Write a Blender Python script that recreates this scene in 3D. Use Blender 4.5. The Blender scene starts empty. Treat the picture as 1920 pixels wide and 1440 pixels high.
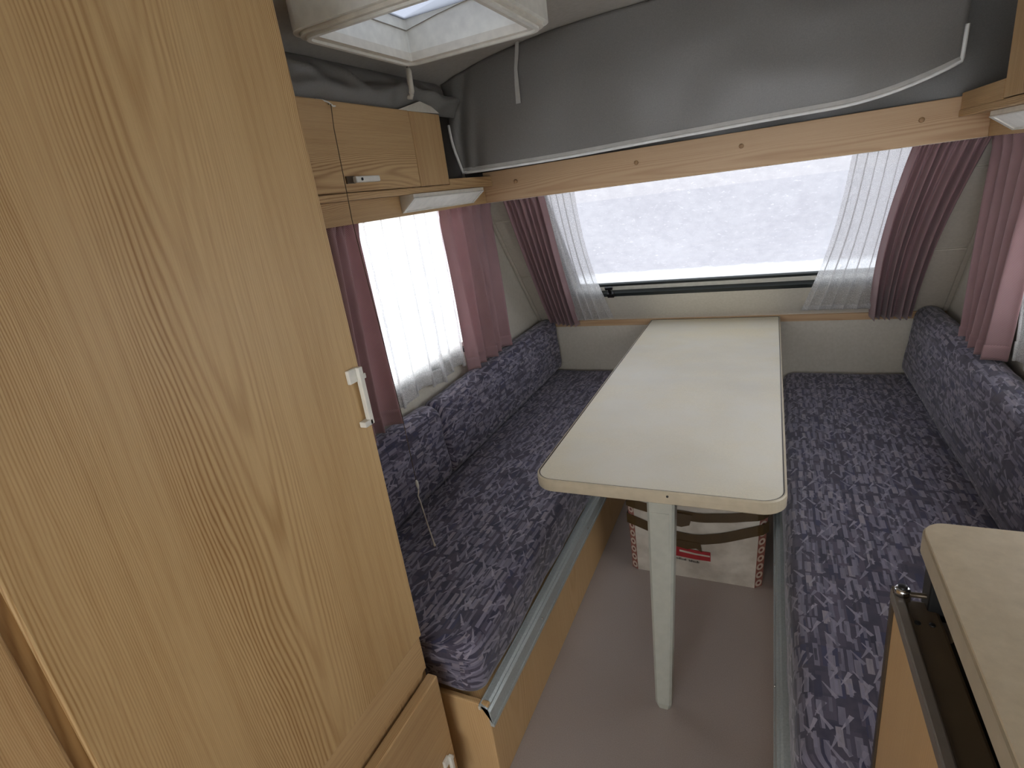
import bpy, bmesh, math, random
from mathutils import Vector, Matrix, noise
random.seed(7)
sc = bpy.context.scene
COL = sc.collection

# ------------------------------------------------------------------ camera
CAM = Vector((0.0, 0.0, 1.38))
RIGHT = Vector((0.9053982556, 0.4042719236, -0.1296850435))
FWD = Vector((-0.4239964314, 0.8451956371, -0.3253787965))
UP = Vector((-0.0219322790, 0.3495833904, 0.9366485084))
FPX = 1025.843
cd = bpy.data.cameras.new('camera')
cam = bpy.data.objects.new('camera', cd); COL.objects.link(cam)
cam.matrix_world = Matrix(((RIGHT.x, UP.x, -FWD.x, CAM.x), (RIGHT.y, UP.y, -FWD.y, CAM.y), (RIGHT.z, UP.z, -FWD.z, CAM.z), (0, 0, 0, 1)))
cd.sensor_width = 36; cd.lens = FPX / 1920 * 36; cd.clip_start = 0.01
sc.camera = cam

def ray(x, y): return RIGHT * ((x - 960) / FPX) + FWD + UP * (-(y - 720) / FPX)
def onz(x, y, z): d = ray(x, y); return CAM + d * ((z - CAM.z) / d.z)
def onx(x, y, X): d = ray(x, y); return CAM + d * (X / d.x)
def ony(x, y, Y): d = ray(x, y); return CAM + d * (Y / d.y)
SL, SY, SZ = 0.75, 2.765, 0.695           # sloped front wall: y = SY - SL*(z-SZ)
SN = Vector((0, -1, -SL)).normalized()    # its inward normal
def ons(x, y, off=0.0):                   # pixel onto the sloped wall, off metres inside
    d = ray(x, y); p0 = Vector((0, SY, SZ)) + SN * off
    return CAM + d * ((p0 - CAM).dot(SN) / d.dot(SN))
def slp(X, z, off=0.0): return Vector((X, SY - SL * (z - SZ), z)) + SN * off

# ------------------------------------------------------------------ light: overcast winter sky
w = bpy.data.worlds.new('overcast_sky'); sc.world = w; w.use_nodes = True
bg = w.node_tree.nodes['Background']
bg.inputs[0].default_value = (0.96, 0.975, 1.0, 1); bg.inputs[1].default_value = 6.5
sc.view_settings.view_transform = 'Standard'; sc.view_settings.look = 'None'
sc.view_settings.exposure = 0.62; sc.view_settings.gamma = 1.0; sc.view_settings.use_curve_mapping = False
cy = sc.cycles
cy.max_bounces = 9; cy.diffuse_bounces = 5; cy.glossy_bounces = 3; cy.transmission_bounces = 6; cy.transparent_max_bounces = 12
cy.sample_clamp_indirect = 6.0
def portal(name, loc, nrm, sx, sy):
    l = bpy.data.lights.new(name, 'AREA'); l.shape = 'RECTANGLE'; l.size = sx; l.size_y = sy
    l.cycles.is_portal = True
    o = bpy.data.objects.new(name, l); COL.objects.link(o); o.location = loc
    o.rotation_euler = Vector(nrm).to_track_quat('-Z', 'Y').to_euler()
    return o
XL, XR = -1.16, 0.665                     # inner faces of the side walls
YB = -1.75                                # rear wall
portal('window_left_portal', (XL - .05, 1.60, 1.11), (1, 0, 0), .62, .82)
portal('window_right_offscreen', (XR + .05, 1.40, 1.09), (-1, 0, 0), .60, 1.15)
portal('window_front_portal', slp(-.19, 1.08, -.06), SN, 1.4, .75)
portal('window_rear_offscreen', (-.25, YB - .05, 1.125), (0, 1, 0), 1.5, .75)

# ------------------------------------------------------------------ materials
def L(h):                                  # sRGB 0-255 -> linear
    def f(c):
        c /= 255.0
        return c / 12.92 if c <= .04045 else ((c + .055) / 1.055) ** 2.4
    return (f(h[0]), f(h[1]), f(h[2]), 1)
class NT:
    def __init__(s, name):
        s.m = bpy.data.materials.new(name); s.m.use_nodes = True
        s.t = s.m.node_tree; s.n = s.t.nodes; s.l = s.t.links
        s.b = s.n['Principled BSDF']; s.out = s.n['Material Output']
    def add(s, t, **k):
        x = s.n.new(t)
        for a, v in k.items(): setattr(x, a, v)
        return x
    def lk(s, a, b): s.l.new(a, b)
    def val(s, sock, v):
        if hasattr(v, 'links') or isinstance(v, bpy.types.NodeSocket): s.lk(v, sock)
        else: sock.default_value = v
    def M(s, op, a, b=None, c=None, clamp=False):
        x = s.add('ShaderNodeMath', operation=op, use_clamp=clamp)
        s.val(x.inputs[0], a)
        if b is not None: s.val(x.inputs[1], b)
        if c is not None: s.val(x.inputs[2], c)
        return x.outputs[0]
    def mix(s, f, a, b, blend='MIX'):
        x = s.add('ShaderNodeMix', data_type='RGBA', blend_type=blend)
        s.val(x.inputs[0], f); s.val(x.inputs[6], a); s.val(x.inputs[7], b)
        return x.outputs[2]
    def coord(s, which='Object'):
        return s.add('ShaderNodeTexCoord').outputs[which]
    def sep(s, v):
        x = s.add('ShaderNodeSeparateXYZ'); s.lk(v, x.inputs[0]); return x.outputs
    def comb(s, a, b, c=0.0):
        x = s.add('ShaderNodeCombineXYZ')
        s.val(x.inputs[0], a); s.val(x.inputs[1], b); s.val(x.inputs[2], c); return x.outputs[0]
    def noise(s, v, scale, detail=2, rough=.5):
        x = s.add('ShaderNodeTexNoise'); s.lk(v, x.inputs['Vector'])
        x.inputs['Scale'].default_value = scale; x.inputs['Detail'].default_value = detail; x.inputs['Roughness'].default_value = rough
        return x.outputs['Fac']
    def vmul(s, v, k):
        x = s.add('ShaderNodeVectorMath', operation='MULTIPLY'); s.lk(v, x.inputs[0]); x.inputs[1].default_value = k
        return x.outputs[0]
    def ramp(s, f, lo, hi, a=0.0, b=1.0):
        x = s.add('ShaderNodeMapRange'); s.lk(f, x.inputs[0])
        x.inputs[1].default_value = lo; x.inputs[2].default_value = hi; x.inputs[3].default_value = a; x.inputs[4].default_value = b
        return x.outputs[0]
    def bump(s, h, strength=.2, dist=.001):
        x = s.add('ShaderNodeBump'); s.lk(h, x.inputs['Height']); x.inputs['Strength'].default_value = strength; x.inputs['Distance'].default_value = dist
        s.lk(x.outputs[0], s.b.inputs['Normal']); return x
    def set(s, col=None, rough=None, metal=None, spec=None):
        if col is not None: s.val(s.b.inputs['Base Color'], col)
        if rough is not None: s.val(s.b.inputs['Roughness'], rough)
        if metal is not None: s.b.inputs['Metallic'].default_value = metal
        if spec is not None: s.b.inputs['Specular IOR Level'].default_value = spec
        return s

def speck(name, c1, c2, scale=60, rough=.5, lo=.35, hi=.65, detail=4, bump=0, metal=0, spec=None):
    n = NT(name); v = n.coord()
    f = n.ramp(n.noise(v, scale, detail, .6), lo, hi)
    n.set(n.mix(f, L(c1), L(c2)), rough, metal, spec)
    if bump: n.bump(n.noise(v, scale * 3, 2), bump, .001)
    return n.m

def oak(name, light, dark, axis='z', off=0.0, pink=.0, wid=.36, tip=5.0):
    n = NT(name); x, y, z = n.sep(n.coord())
    if axis == 'z': u, v = n.M('ADD', x, y), z
    elif axis == 'y': u, v = n.M('ADD', z, x), y
    else: u, v = n.M('ADD', z, y), x
    vec = n.comb(u, v, off)
    wob = n.M('MULTIPLY', n.M('SUBTRACT', n.noise(n.vmul(vec, (2.2, .8, 1)), 1.6, 2), .5), .085)
    fine = n.M('MULTIPLY', n.M('SUBTRACT', n.noise(n.vmul(vec, (60, 7, 1)), 1.0, 3), .5), .006)
    un = n.M('ADD', n.M('ADD', u, wob), fine)
    a = n.M('ABSOLUTE', n.M('SUBTRACT', n.M('FRACT', n.M('ADD', n.M('DIVIDE', un, wid), off)), .5))
    t = n.M('ADD', n.M('MULTIPLY', n.M('MULTIPLY', a, a), 170.0), n.M('MULTIPLY', v, -tip))
    t = n.M('ADD', t, n.M('MULTIPLY', n.noise(n.vmul(vec, (14, 1.6, 1)), 1.0, 2), 1.6))
    ring = n.M('SINE', n.M('MULTIPLY', t, 6.2832))
    ring = n.M('POWER', n.M('MULTIPLY_ADD', ring, .5, .5), 2.2)
    fade = n.ramp(n.noise(n.vmul(vec, (9, .9, 1)), 1.0, 2), .34, .62, .22, 1.0)
    strp = n.ramp(n.noise(n.vmul(vec, (150, 2.4, 1)), 1.0, 3, .6), .44, .62)
    fib = n.noise(n.vmul(vec, (420, 12, 1)), 1.0, 2, .6)
    pore = n.ramp(n.noise(n.vmul(vec, (900, 30, 1)), 1.0, 1), .55, .75)
    broad = n.noise(n.vmul(vec, (3, .6, 1)), 1.0, 2)
    g = n.M('ADD', n.M('MULTIPLY', n.M('MULTIPLY', ring, fade), .68), n.M('MULTIPLY', fib, .26))
    g = n.M('ADD', g, n.M('ADD', n.M('MULTIPLY', pore, .10), n.M('MULTIPLY', strp, .16)))
    g = n.M('ADD', g, n.ramp(broad, .3, .7, -.10, .16), clamp=True)
    n.set(n.mix(g, L(light), L(dark)), .46, 0, .35)
    n.bump(n.M('MULTIPLY', g, -1.0), .18, .0006)
    return n.m

def upholstery(name, rot=0.0, seed=0.0):
    n = NT(name); uv = n.coord('UV')
    mp = n.add('ShaderNodeMapping'); n.lk(uv, mp.inputs[0]); mp.inputs['Rotation'].default_value = (0, 0, rot)
    nz = n.add('ShaderNodeTexNoise'); n.lk(mp.outputs[0], nz.inputs['Vector']); nz.inputs['Scale'].default_value = 60
    wv = n.add('ShaderNodeVectorMath', operation='MULTIPLY_ADD'); n.lk(nz.outputs['Color'], wv.inputs[0]); wv.inputs[1].default_value = (.0012, .0012, 0); n.lk(mp.outputs[0], wv.inputs[2])
    P = wv.outputs[0]
    def layer(cu, cv, ou, ov, ang, hu, hv, prob, sd, taper=0.0):
        m = n.add('ShaderNodeMapping'); n.lk(P, m.inputs[0])
        m.inputs['Rotation'].default_value = (0, 0, ang); m.inputs['Location'].default_value = (ou, ov, 0)
        s = n.vmul(m.outputs[0], (1 / cu, 1 / cv, 0))
        fl = n.add('ShaderNodeVectorMath', operation='FLOOR'); n.lk(s, fl.inputs[0])
        fr = n.add('ShaderNodeVectorMath', operation='FRACTION'); n.lk(s, fr.inputs[0])
        wn = n.add('ShaderNodeTexWhiteNoise', noise_dimensions='4D'); n.lk(fl.outputs[0], wn.inputs['Vector']); wn.inputs['W'].default_value = sd + seed
        r = n.sep(wn.outputs['Color']); fx, fy, _ = n.sep(fr.outputs[0])
        dx = n.M('SUBTRACT', n.M('SUBTRACT', fx, .5), n.M('MULTIPLY', n.M('SUBTRACT', r[0], .5), max(0, .98 - 2 * hu)))
        dy = n.M('SUBTRACT', n.M('SUBTRACT', fy, .5), n.M('MULTIPLY', n.M('SUBTRACT', r[1], .5), max(0, .98 - 2 * hv)))
        hvv = hv
        if taper: hvv = n.M('MULTIPLY_ADD', dx, taper * hv / hu, hv)
        m1 = n.M('LESS_THAN', n.M('ABSOLUTE', dx), hu); m2 = n.M('LESS_THAN', n.M('ABSOLUTE', dy), hvv)
        m3 = n.M('LESS_THAN', r[2], prob)
        return n.M('MULTIPLY', n.M('MULTIPLY', m1, m2), m3), wn.outputs['Value']
    streak = n.noise(n.vmul(P, (30, 260, 1)), 1.0, 2)
    col = n.mix(n.ramp(n.noise(P, 22, 3), .35, .65), L((54, 53, 71)), L((76, 71, 84)))
    for a, cols in (
        (layer(.062, .034, 0, 0, 0, .40, .40, .5, 1), ((70, 66, 82), (98, 92, 108))),
        (layer(.070, .019, .01, .013, 0, .38, .34, .55, 2), ((42, 42, 58), (60, 62, 92))),
        (layer(.074, .020, .03, .006, 0, .40, .24, .64, 3), ((110, 106, 124), (138, 134, 150))),
        (layer(.058, .023, .021, .019, 0, .34, .26, .50, 4), ((116, 112, 130), (156, 149, 156))),
        (layer(.046, .036, .0, .0, .50, .42, .070, .66, 5, .7), ((128, 124, 140), (164, 159, 172))),
        (layer(.050, .042, .02, .01, -.60, .40, .062, .66, 6, -.7), ((126, 122, 138), (160, 155, 168))),
        (layer(.040, .011, .005, .004, 0, .40, .26, .45, 7), ((40, 39, 54), (140, 136, 154))),
    ):
        mk, rv = a
        cc = n.mix(rv, L(cols[0]), L(cols[1]))
        col = n.mix(n.M('MULTIPLY', mk, n.ramp(streak, .2, .7, .6, .95)), col, cc)
    weave = n.noise(n.vmul(uv, (1500, 1500, 1)), 1.0, 1)
    col = n.mix(n.ramp(weave, .3, .7, 0, .28), col, L((58, 55, 70)))
    n.set(col, .85, 0, .2)
    n.b.inputs['Sheen Weight'].default_value = .25; n.b.inputs['Sheen Roughness'].default_value = .5
    n.bump(weave, .25, .0006)
    return n.m

def twill(name, c1, c2):
    n = NT(name); uv = n.coord('UV'); u, v, _ = n.sep(uv)
    s = n.M('SINE', n.M('MULTIPLY', n.M('ADD', u, v), 6.2832 / .0046))
    f = n.ramp(s, -1, 1)
    col = n.mix(f, L(c1), L(c2))
    col = n.mix(n.ramp(n.noise(uv, 9, 3), .3, .7, 0, .35), col, L(c1))
    n.set(col, .8, 0, .2)
    n.b.inputs['Sheen Weight'].default_value = .3
    tr = n.add('ShaderNodeBsdfTranslucent'); n.lk(col, tr.inputs[0])
    mx = n.add('ShaderNodeMixShader'); mx.inputs[0].default_value = .30
    n.lk(n.b.outputs[0], mx.inputs[1]); n.lk(tr.outputs[0], mx.inputs[2]); n.lk(mx.outputs[0], n.out.inputs[0])
    n.bump(s, .15, .0006)
    return n.m

def lace(name):
    n = NT(name); uv = n.coord('UV')
    vo = n.add('ShaderNodeTexVoronoi', feature='DISTANCE_TO_EDGE'); n.lk(uv, vo.inputs['Vector']); vo.inputs['Scale'].default_value = 330
    net = n.ramp(vo.outputs['Distance'], .06, .20, 1, 0)
    blot = n.ramp(n.noise(uv, 190, 3), .35, .65, .34, .58)
    a = n.M('MAXIMUM', n.M('MULTIPLY', net, .88), blot, clamp=True)
    n.set(L((236, 236, 236)), .9, 0, .1)
    tl = n.add('ShaderNodeBsdfTranslucent'); tl.inputs[0].default_value = L((240, 240, 240))
    m1 = n.add('ShaderNodeMixShader'); m1.inputs[0].default_value = .5; n.lk(n.b.outputs[0], m1.inputs[1]); n.lk(tl.outputs[0], m1.inputs[2])
    tp = n.add('ShaderNodeBsdfTransparent'); m2 = n.add('ShaderNodeMixShader'); n.lk(a, m2.inputs[0])
    n.lk(tp.outputs[0], m2.inputs[1]); n.lk(m1.outputs[0], m2.inputs[2]); n.lk(m2.outputs[0], n.out.inputs[0])
    return n.m

SBZ = ons(1325, 503, -.03).z
def pane(name, tint, tmix, snow=False):
    n = NT(name); v = n.coord()
    tp = n.add('ShaderNodeBsdfTransparent'); tp.inputs[0].default_value = tint
    if snow:
        # snow lying on the outside of the pane
        x, y, z = n.sep(v)
        f1 = n.noise(v, 3.0, 4, .55); f2 = n.noise(n.vmul(v, (26, 26, 26)), 1.0, 5, .65); f3 = n.noise(n.vmul(v, (55, 95, 95)), 1.0, 3, .6)
        sp = n.ramp(f3, .60, .74, 0, .40)
        g = n.M('ADD', n.ramp(f1, .3, .7, .0, .16), n.ramp(f2, .3, .7, 0, .20))
        g = n.M('ADD', g, sp)
        band = n.ramp(n.M('ADD', z, n.M('MULTIPLY', n.M('SUBTRACT', f2, .5), .03)), SBZ - .012, SBZ + .012, 1.0, 0.0)
        tcol = n.mix(g, L((80, 80, 83)), L((108, 108, 110)))
        tcol = n.mix(band, tcol, L((118, 120, 122)))
        n.lk(tcol, tp.inputs[0])
        tl = n.add('ShaderNodeBsdfTranslucent'); n.lk(tcol, tl.inputs[0])
        m0 = n.add('ShaderNodeMixShader'); m0.inputs[0].default_value = .45
        n.lk(tp.outputs[0], m0.inputs[1]); n.lk(tl.outputs[0], m0.inputs[2]); base = m0.outputs[0]
    else: base = tp.outputs[0]
    gl = n.add('ShaderNodeBsdfGlossy'); gl.inputs['Roughness'].default_value = .05
    fr = n.add('ShaderNodeFresnel'); fr.inputs[0].default_value = 1.35
    m = n.add('ShaderNodeMixShader'); n.lk(n.M('MULTIPLY', fr.outputs[0], tmix), m.inputs[0])
    n.lk(base, m.inputs[1]); n.lk(gl.outputs[0], m.inputs[2]); n.lk(m.outputs[0], n.out.inputs[0])
    return n.m

def plain(name, c, rough=.5, metal=0, spec=None):
    n = NT(name); v = n.coord()
    f = n.noise(v, 40, 3)
    c2 = tuple(max(0, q * .94) for q in c)
    n.set(n.mix(n.ramp(f, .3, .7), L(c), L(c2)), rough, metal, spec)
    return n.m

M = {}
M['oak_v'] = oak('oak_laminate_vertical', (206, 176, 128), (152, 114, 68), 'z', .30)
M['oak_v2'] = oak('oak_laminate_stile', (202, 170, 124), (156, 118, 74), 'z', .71)
M['oak_h'] = oak('oak_laminate_along', (202, 170, 124), (150, 114, 74), 'y', .12, wid=.30)
M['oak_x'] = oak('beech_laminate_across', (196, 166, 130), (172, 138, 102), 'x', .45, wid=.3, tip=2.5)
M['oak_box'] = oak('oak_laminate_bench', (202, 170, 124), (184, 148, 102), 'z', .5, wid=.5)
M['strip'] = oak('oak_dark_strip', (172, 134, 86), (128, 92, 52), 'z', .2)
M['fabric'] = upholstery('blue_brushstroke_fabric', 0.0, 0.0)
M['fabric2'] = upholstery('blue_brushstroke_fabric_back', 0.0, 31.0)
M['mauve'] = twill('mauve_twill', (160, 126, 130), (204, 172, 174))
M['lace'] = lace('white_net_lace')
M['cream'] = speck('cream_wall_vinyl', (208, 203, 190), (200, 195, 181), 90, .55, bump=.15)
M['corner'] = speck('beige_corner_lining', (198, 191, 178), (190, 183, 170), 90, .6, bump=.1)
M['ceil'] = speck('pale_ceiling_lining', (168, 162, 152), (160, 154, 144), 70, .6, bump=.1)
M['floor'] = speck('mauve_grey_vinyl', (168, 157, 151), (150, 140, 135), 420, .42, .3, .7, bump=.1, spec=.4)
M['fab_grey'] = speck('grey_coated_canvas', (116, 114, 110), (108, 106, 102), 300, .42, bump=.08, spec=.5)
M['alu'] = speck('brushed_aluminium', (186, 194, 194), (172, 180, 180), 200, .38, metal=.35)
M['white_pl'] = plain('white_plastic', (226, 224, 214), .4)
M['offwhite'] = plain('off_white_plastic', (212, 206, 192), .45)
M['diffuser'] = plain('clear_ribbed_diffuser', (238, 236, 228), .3)
M['leg'] = plain('grey_green_painted_metal', (168, 170, 160), .42)
M['band'] = plain('cream_edge_moulding', (186, 175, 152), .4)
M['black'] = plain('black_plastic', (22, 22, 22), .45)
M['dark_rub'] = plain('dark_green_rubber', (38, 44, 44), .5)
M['chrome'] = plain('chrome', (220, 220, 220), .12, 1)
M['bronze'] = plain('bronze_anodised_frame', (92, 80, 66), .38, .6)
M['grey_alu'] = plain('matt_grey_profile', (140, 132, 124), .42, .5)
M['liner'] = plain('dark_brown_liner', (92, 78, 58), .45)
M['snow'] = speck('snow', (240, 242, 246), (228, 231, 238), 2.5, .8, bump=.3)
M['white_pipe'] = plain('white_piping', (226, 226, 222), .6)
M['tape'] = plain('brown_packing_tape', (72, 56, 34), .22)
M['foil'] = plain('white_crumpled_wrap', (232, 232, 236), .25)
M['red'] = plain('red_print', (150, 34, 40), .5)
M['ink'] = plain('black_print', (40, 36, 34), .6)
M['cord'] = plain('cord_fibre', (206, 198, 184), .8)
M['knob'] = plain('wood_screw_cap', (150, 116, 78), .5)
M['seal'] = plain('white_seal', (226, 220, 208), .5)
M['van_white'] = plain('caravan_white', (214, 216, 220), .4)
M['van_grey'] = plain('caravan_window_grey', (120, 126, 136), .2)

def laminate():
    n = NT('cream_table_laminate'); v = n.coord()
    sp = n.noise(v, 260, 4, .7); big = n.noise(v, 3.2, 4, .6)
    sm = n.noise(n.vmul(v, (1.6, 2.4, 1)), 2.4, 3, .5)
    col = n.mix(n.ramp(sp, .35, .65), L((226, 217, 192)), L((214, 206, 182)))
    col = n.mix(n.ramp(big, .38, .62, 0, .75), col, L((220, 217, 205)))
    col = n.mix(n.ramp(sm, .45, .75, 0, .35), col, L((204, 202, 194)))
    n.set(col, n.ramp(sm, .35, .65, .31, .44), 0, .5)
    return n.m
M['laminate'] = laminate()
M['counter'] = speck('beige_worktop_laminate', (194, 181, 156), (208, 195, 170), 55, .42, .3, .7, 5)
def carton():
    n = NT('white_carton'); v = n.coord()
    f = n.noise(v, 14, 4)
    n.set(n.mix(n.ramp(f, .4, .62), L((188, 182, 170)), L((166, 158, 146))), .6)
    return n.m
M['carton'] = carton()
def carton_edge():
    n = NT('carton_red_lattice_border'); uv = n.coord('UV'); u, v, _ = n.sep(uv)
    # red lattice leaving pale ovals, a row along the edge
    fv = n.M('SUBTRACT', n.M('FRACT', n.M('DIVIDE', v, .034)), .5)
    fu = n.M('SUBTRACT', u, .5)
    r = n.M('ADD', n.M('MULTIPLY', n.M('MULTIPLY', fu, fu), 5.0), n.M('MULTIPLY', n.M('MULTIPLY', fv, fv), 6.0))
    oval = n.M('LESS_THAN', r, .17); ringo = n.M('LESS_THAN', r, .9)
    col = n.mix(ringo, L((132, 84, 74)), L((184, 170, 156)))
    col = n.mix(oval, col, L((104, 52, 46)))
    n.set(col, .6)
    return n.m
M['carton_edge'] = carton_edge()

# ------------------------------------------------------------------ mesh helpers
def mesh_obj(name, verts, faces, mat, parent=None, origin=None, smooth=False, uvs=None, solid=0.0):
    o0 = Vector(origin) if origin is not None else (Vector(parent['_o']) if parent is not None and '_o' in parent else Vector((0, 0, 0)))
    me = bpy.data.meshes.new(name)
    me.from_pydata([tuple(Vector(v) - o0) for v in verts], [], faces)
    if uvs is not None:
        ul = me.uv_layers.new(name='UVMap')
        for lp in me.loops: ul.data[lp.index].uv = uvs[lp.vertex_index]
    bm = bmesh.new(); bm.from_mesh(me); bmesh.ops.recalc_face_normals(bm, faces=bm.faces); bm.to_mesh(me); bm.free()
    if smooth:
        for p in me.polygons: p.use_smooth = True
    me.materials.append(mat if not isinstance(mat, str) else M[mat])
    o = bpy.data.objects.new(name, me); COL.objects.link(o)
    if parent is not None: o.parent = parent
    else: o.location = o0
    if parent is not None: o['_o'] = tuple(o0)
    if solid:
        md = o.modifiers.new('thickness', 'SOLIDIFY'); md.thickness = solid; md.offset = 0
    return o
def sub(o):                                # origin of a part, so that its own sub-parts line up
    return o
def thing(name, label, cat, origin, group=None):
    o = bpy.data.objects.new(name, None); COL.objects.link(o); o.location = origin
    o.empty_display_size = .1
    o['_o'] = tuple(origin); o['label'] = label; o['category'] = cat
    if group: o['group'] = group
    return o
def tag(o, label, cat, group=None):
    o['label'] = label; o['category'] = cat
    if group: o['group'] = group
    return o
def struct(o, label=None):
    o['kind'] = 'structure'
    if label: o['label'] = label
    return o

def bbox_mesh(lo, hi, bev=0.0, seg=2):
    bm = bmesh.new()
    bmesh.ops.create_cube(bm, size=1)
    lo, hi = Vector(lo), Vector(hi)
    for v in bm.verts:
        v.co = Vector((lo[i] + (v.co[i] + .5) * (hi[i] - lo[i]) for i in range(3)))
    if bev:
        bmesh.ops.bevel(bm, geom=list(bm.edges), offset=bev, segments=seg, profile=.5, affect='EDGES')
    bm.verts.ensure_lookup_table()
    vs = [v.co.copy() for v in bm.verts]; fs = [[v.index for v in f.verts] for f in bm.faces]
    bm.free(); return vs, fs
def box(name, lo, hi, mat, parent=None, bev=0.0, origin=None, seg=2):
    lo2 = [min(a, b) for a, b in zip(lo, hi)]; hi2 = [max(a, b) for a, b in zip(lo, hi)]
    if origin is None and parent is None: origin = ((lo2[0] + hi2[0]) / 2, (lo2[1] + hi2[1]) / 2, lo2[2])
    vs, fs = bbox_mesh(lo2, hi2, bev, seg)
    return mesh_obj(name, vs, fs, mat, parent, origin, smooth=False)
def obox(name, c, ax, ay, az, hx, hy, hz, mat, parent=None, bev=0.0, origin=None):   # oriented box
    vs, fs = bbox_mesh((-hx, -hy, -hz), (hx, hy, hz), bev)
    c = Vector(c); vs = [c + ax * v.x + ay * v.y + az * v.z for v in vs]
    return mesh_obj(name, vs, fs, mat, parent, origin if origin or parent else c)
def prism(name, poly, axis, a, b, mat, parent=None, origin=None, smooth=False, bev=0.0):
    # poly: 2D points; axis 'x': (y,z), 'y': (x,z), 'z': (x,y)
    def P(p, h): return {'x': (h, p[0], p[1]), 'y': (p[0], h, p[1]), 'z': (p[0], p[1], h)}[axis]
    n = len(poly)
    vs = [P(p, a) for p in poly] + [P(p, b) for p in poly]
    fs = [list(range(n)), list(range(n, 2 * n))] + [[i, (i + 1) % n, n + (i + 1) % n, n + i] for i in range(n)]
    if bev:
        bm = bmesh.new(); vv = [bm.verts.new(v) for v in vs]
        for f in fs: bm.faces.new([vv[i] for i in f])
        bmesh.ops.recalc_face_normals(bm, faces=bm.faces)
        bmesh.ops.bevel(bm, geom=list(bm.edges), offset=bev, segments=2, profile=.5, affect='EDGES')
        bm.verts.index_update()
        vs = [v.co.copy() for v in bm.verts]; fs = [[v.index for v in f.verts] for f in bm.faces]; bm.free()
    if origin is None and parent is None:
        c = sum((Vector(v) for v in vs), Vector()) / len(vs); origin = (c.x, c.y, min(Vector(v).z for v in vs))
    return mesh_obj(name, vs, fs, mat, parent, origin, smooth)
def rrect(x0, y0, x1, y1, rs, seg=8):      # corner radii: (x0y0, x1y0, x1y1, x0y1)
    pts = []
    for (cx, cy, a0), r in zip(((x0, y0, 180), (x1, y0, 270), (x1, y1, 0), (x0, y1, 90)), rs):
        if r <= 1e-5: pts.append((cx, cy)); continue
        ccx = cx + (r if cx == x0 else -r); ccy = cy + (r if cy == y0 else -r)
        for k in range(seg + 1):
            a = math.radians(a0 + 90 * k / seg); pts.append((ccx + r * math.cos(a), ccy + r * math.sin(a)))
    return pts
def ringprism(name, outer, inner, z0, z1, mat, parent):
    n = len(outer)
    vs = [(p[0], p[1], z0) for p in outer] + [(p[0], p[1], z0) for p in inner] + [(p[0], p[1], z1) for p in outer] + [(p[0], p[1], z1) for p in inner]
    fs = []
    for i in range(n):
        j = (i + 1) % n
        fs += [[i, j, n + j, n + i], [2 * n + i, 2 * n + j, 3 * n + j, 3 * n + i], [i, j, 2 * n + j, 2 * n + i], [n + i, n + j, 3 * n + j, 3 * n + i]]
    return mesh_obj(name, vs, fs, mat, parent)
def tube(name, pts, r, mat, parent=None, origin=None, seg=8, rads=None):
    pts = [Vector(p) for p in pts]; n = len(pts); vs = []; fs = []
    for i, p in enumerate(pts):
        t = (pts[min(i + 1, n - 1)] - pts[max(i - 1, 0)]).normalized()
        a = t.orthogonal().normalized() if i == 0 else (pa - t * pa.dot(t)).normalized()
        pa = a; b = t.cross(a); rr = rads[i] if rads else r
        for k in range(seg):
            an = 2 * math.pi * k / seg; vs.append(p + (a * math.cos(an) + b * math.sin(an)) * rr)
    for i in range(n - 1):
        for k in range(seg):
            fs.append([i * seg + k, i * seg + (k + 1) % seg, (i + 1) * seg + (k + 1) % seg, (i + 1) * seg + k])
    fs += [list(range(seg)), list(range((n - 1) * seg, n * seg))]
    return mesh_obj(name, vs, fs, mat, parent, origin, smooth=True)
def disc(name, c, nrm, r, h, mat, parent=None, seg=20, origin=None):
    c = Vector(c); nrm = Vector(nrm).normalized()
    return tube(name, [c - nrm * h * .5, c + nrm * h * .3, c + nrm * h * .5], r, mat, parent, origin, seg, [r, r, r * .8])
def grid(name, fn, nu, nv, mat, parent=None, origin=None, solid=0.0, uvfn=None, smooth=True):
    vs = []; uv = []
    for j in range(nv + 1):
        for i in range(nu + 1):
            u, v = i / nu, j / nv
            vs.append(Vector(fn(u, v))); uv.append(uvfn(u, v) if uvfn else (u, v))
    fs = [[j * (nu + 1) + i, j * (nu + 1) + i + 1, (j + 1) * (nu + 1) + i + 1, (j + 1) * (nu + 1) + i] for j in range(nv) for i in range(nu)]
    return mesh_obj(name, vs, fs, mat, parent, origin, smooth, uv, solid)
def N3(x, y=0., z=0.): return noise.noise(Vector((x, y, z)))

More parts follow.
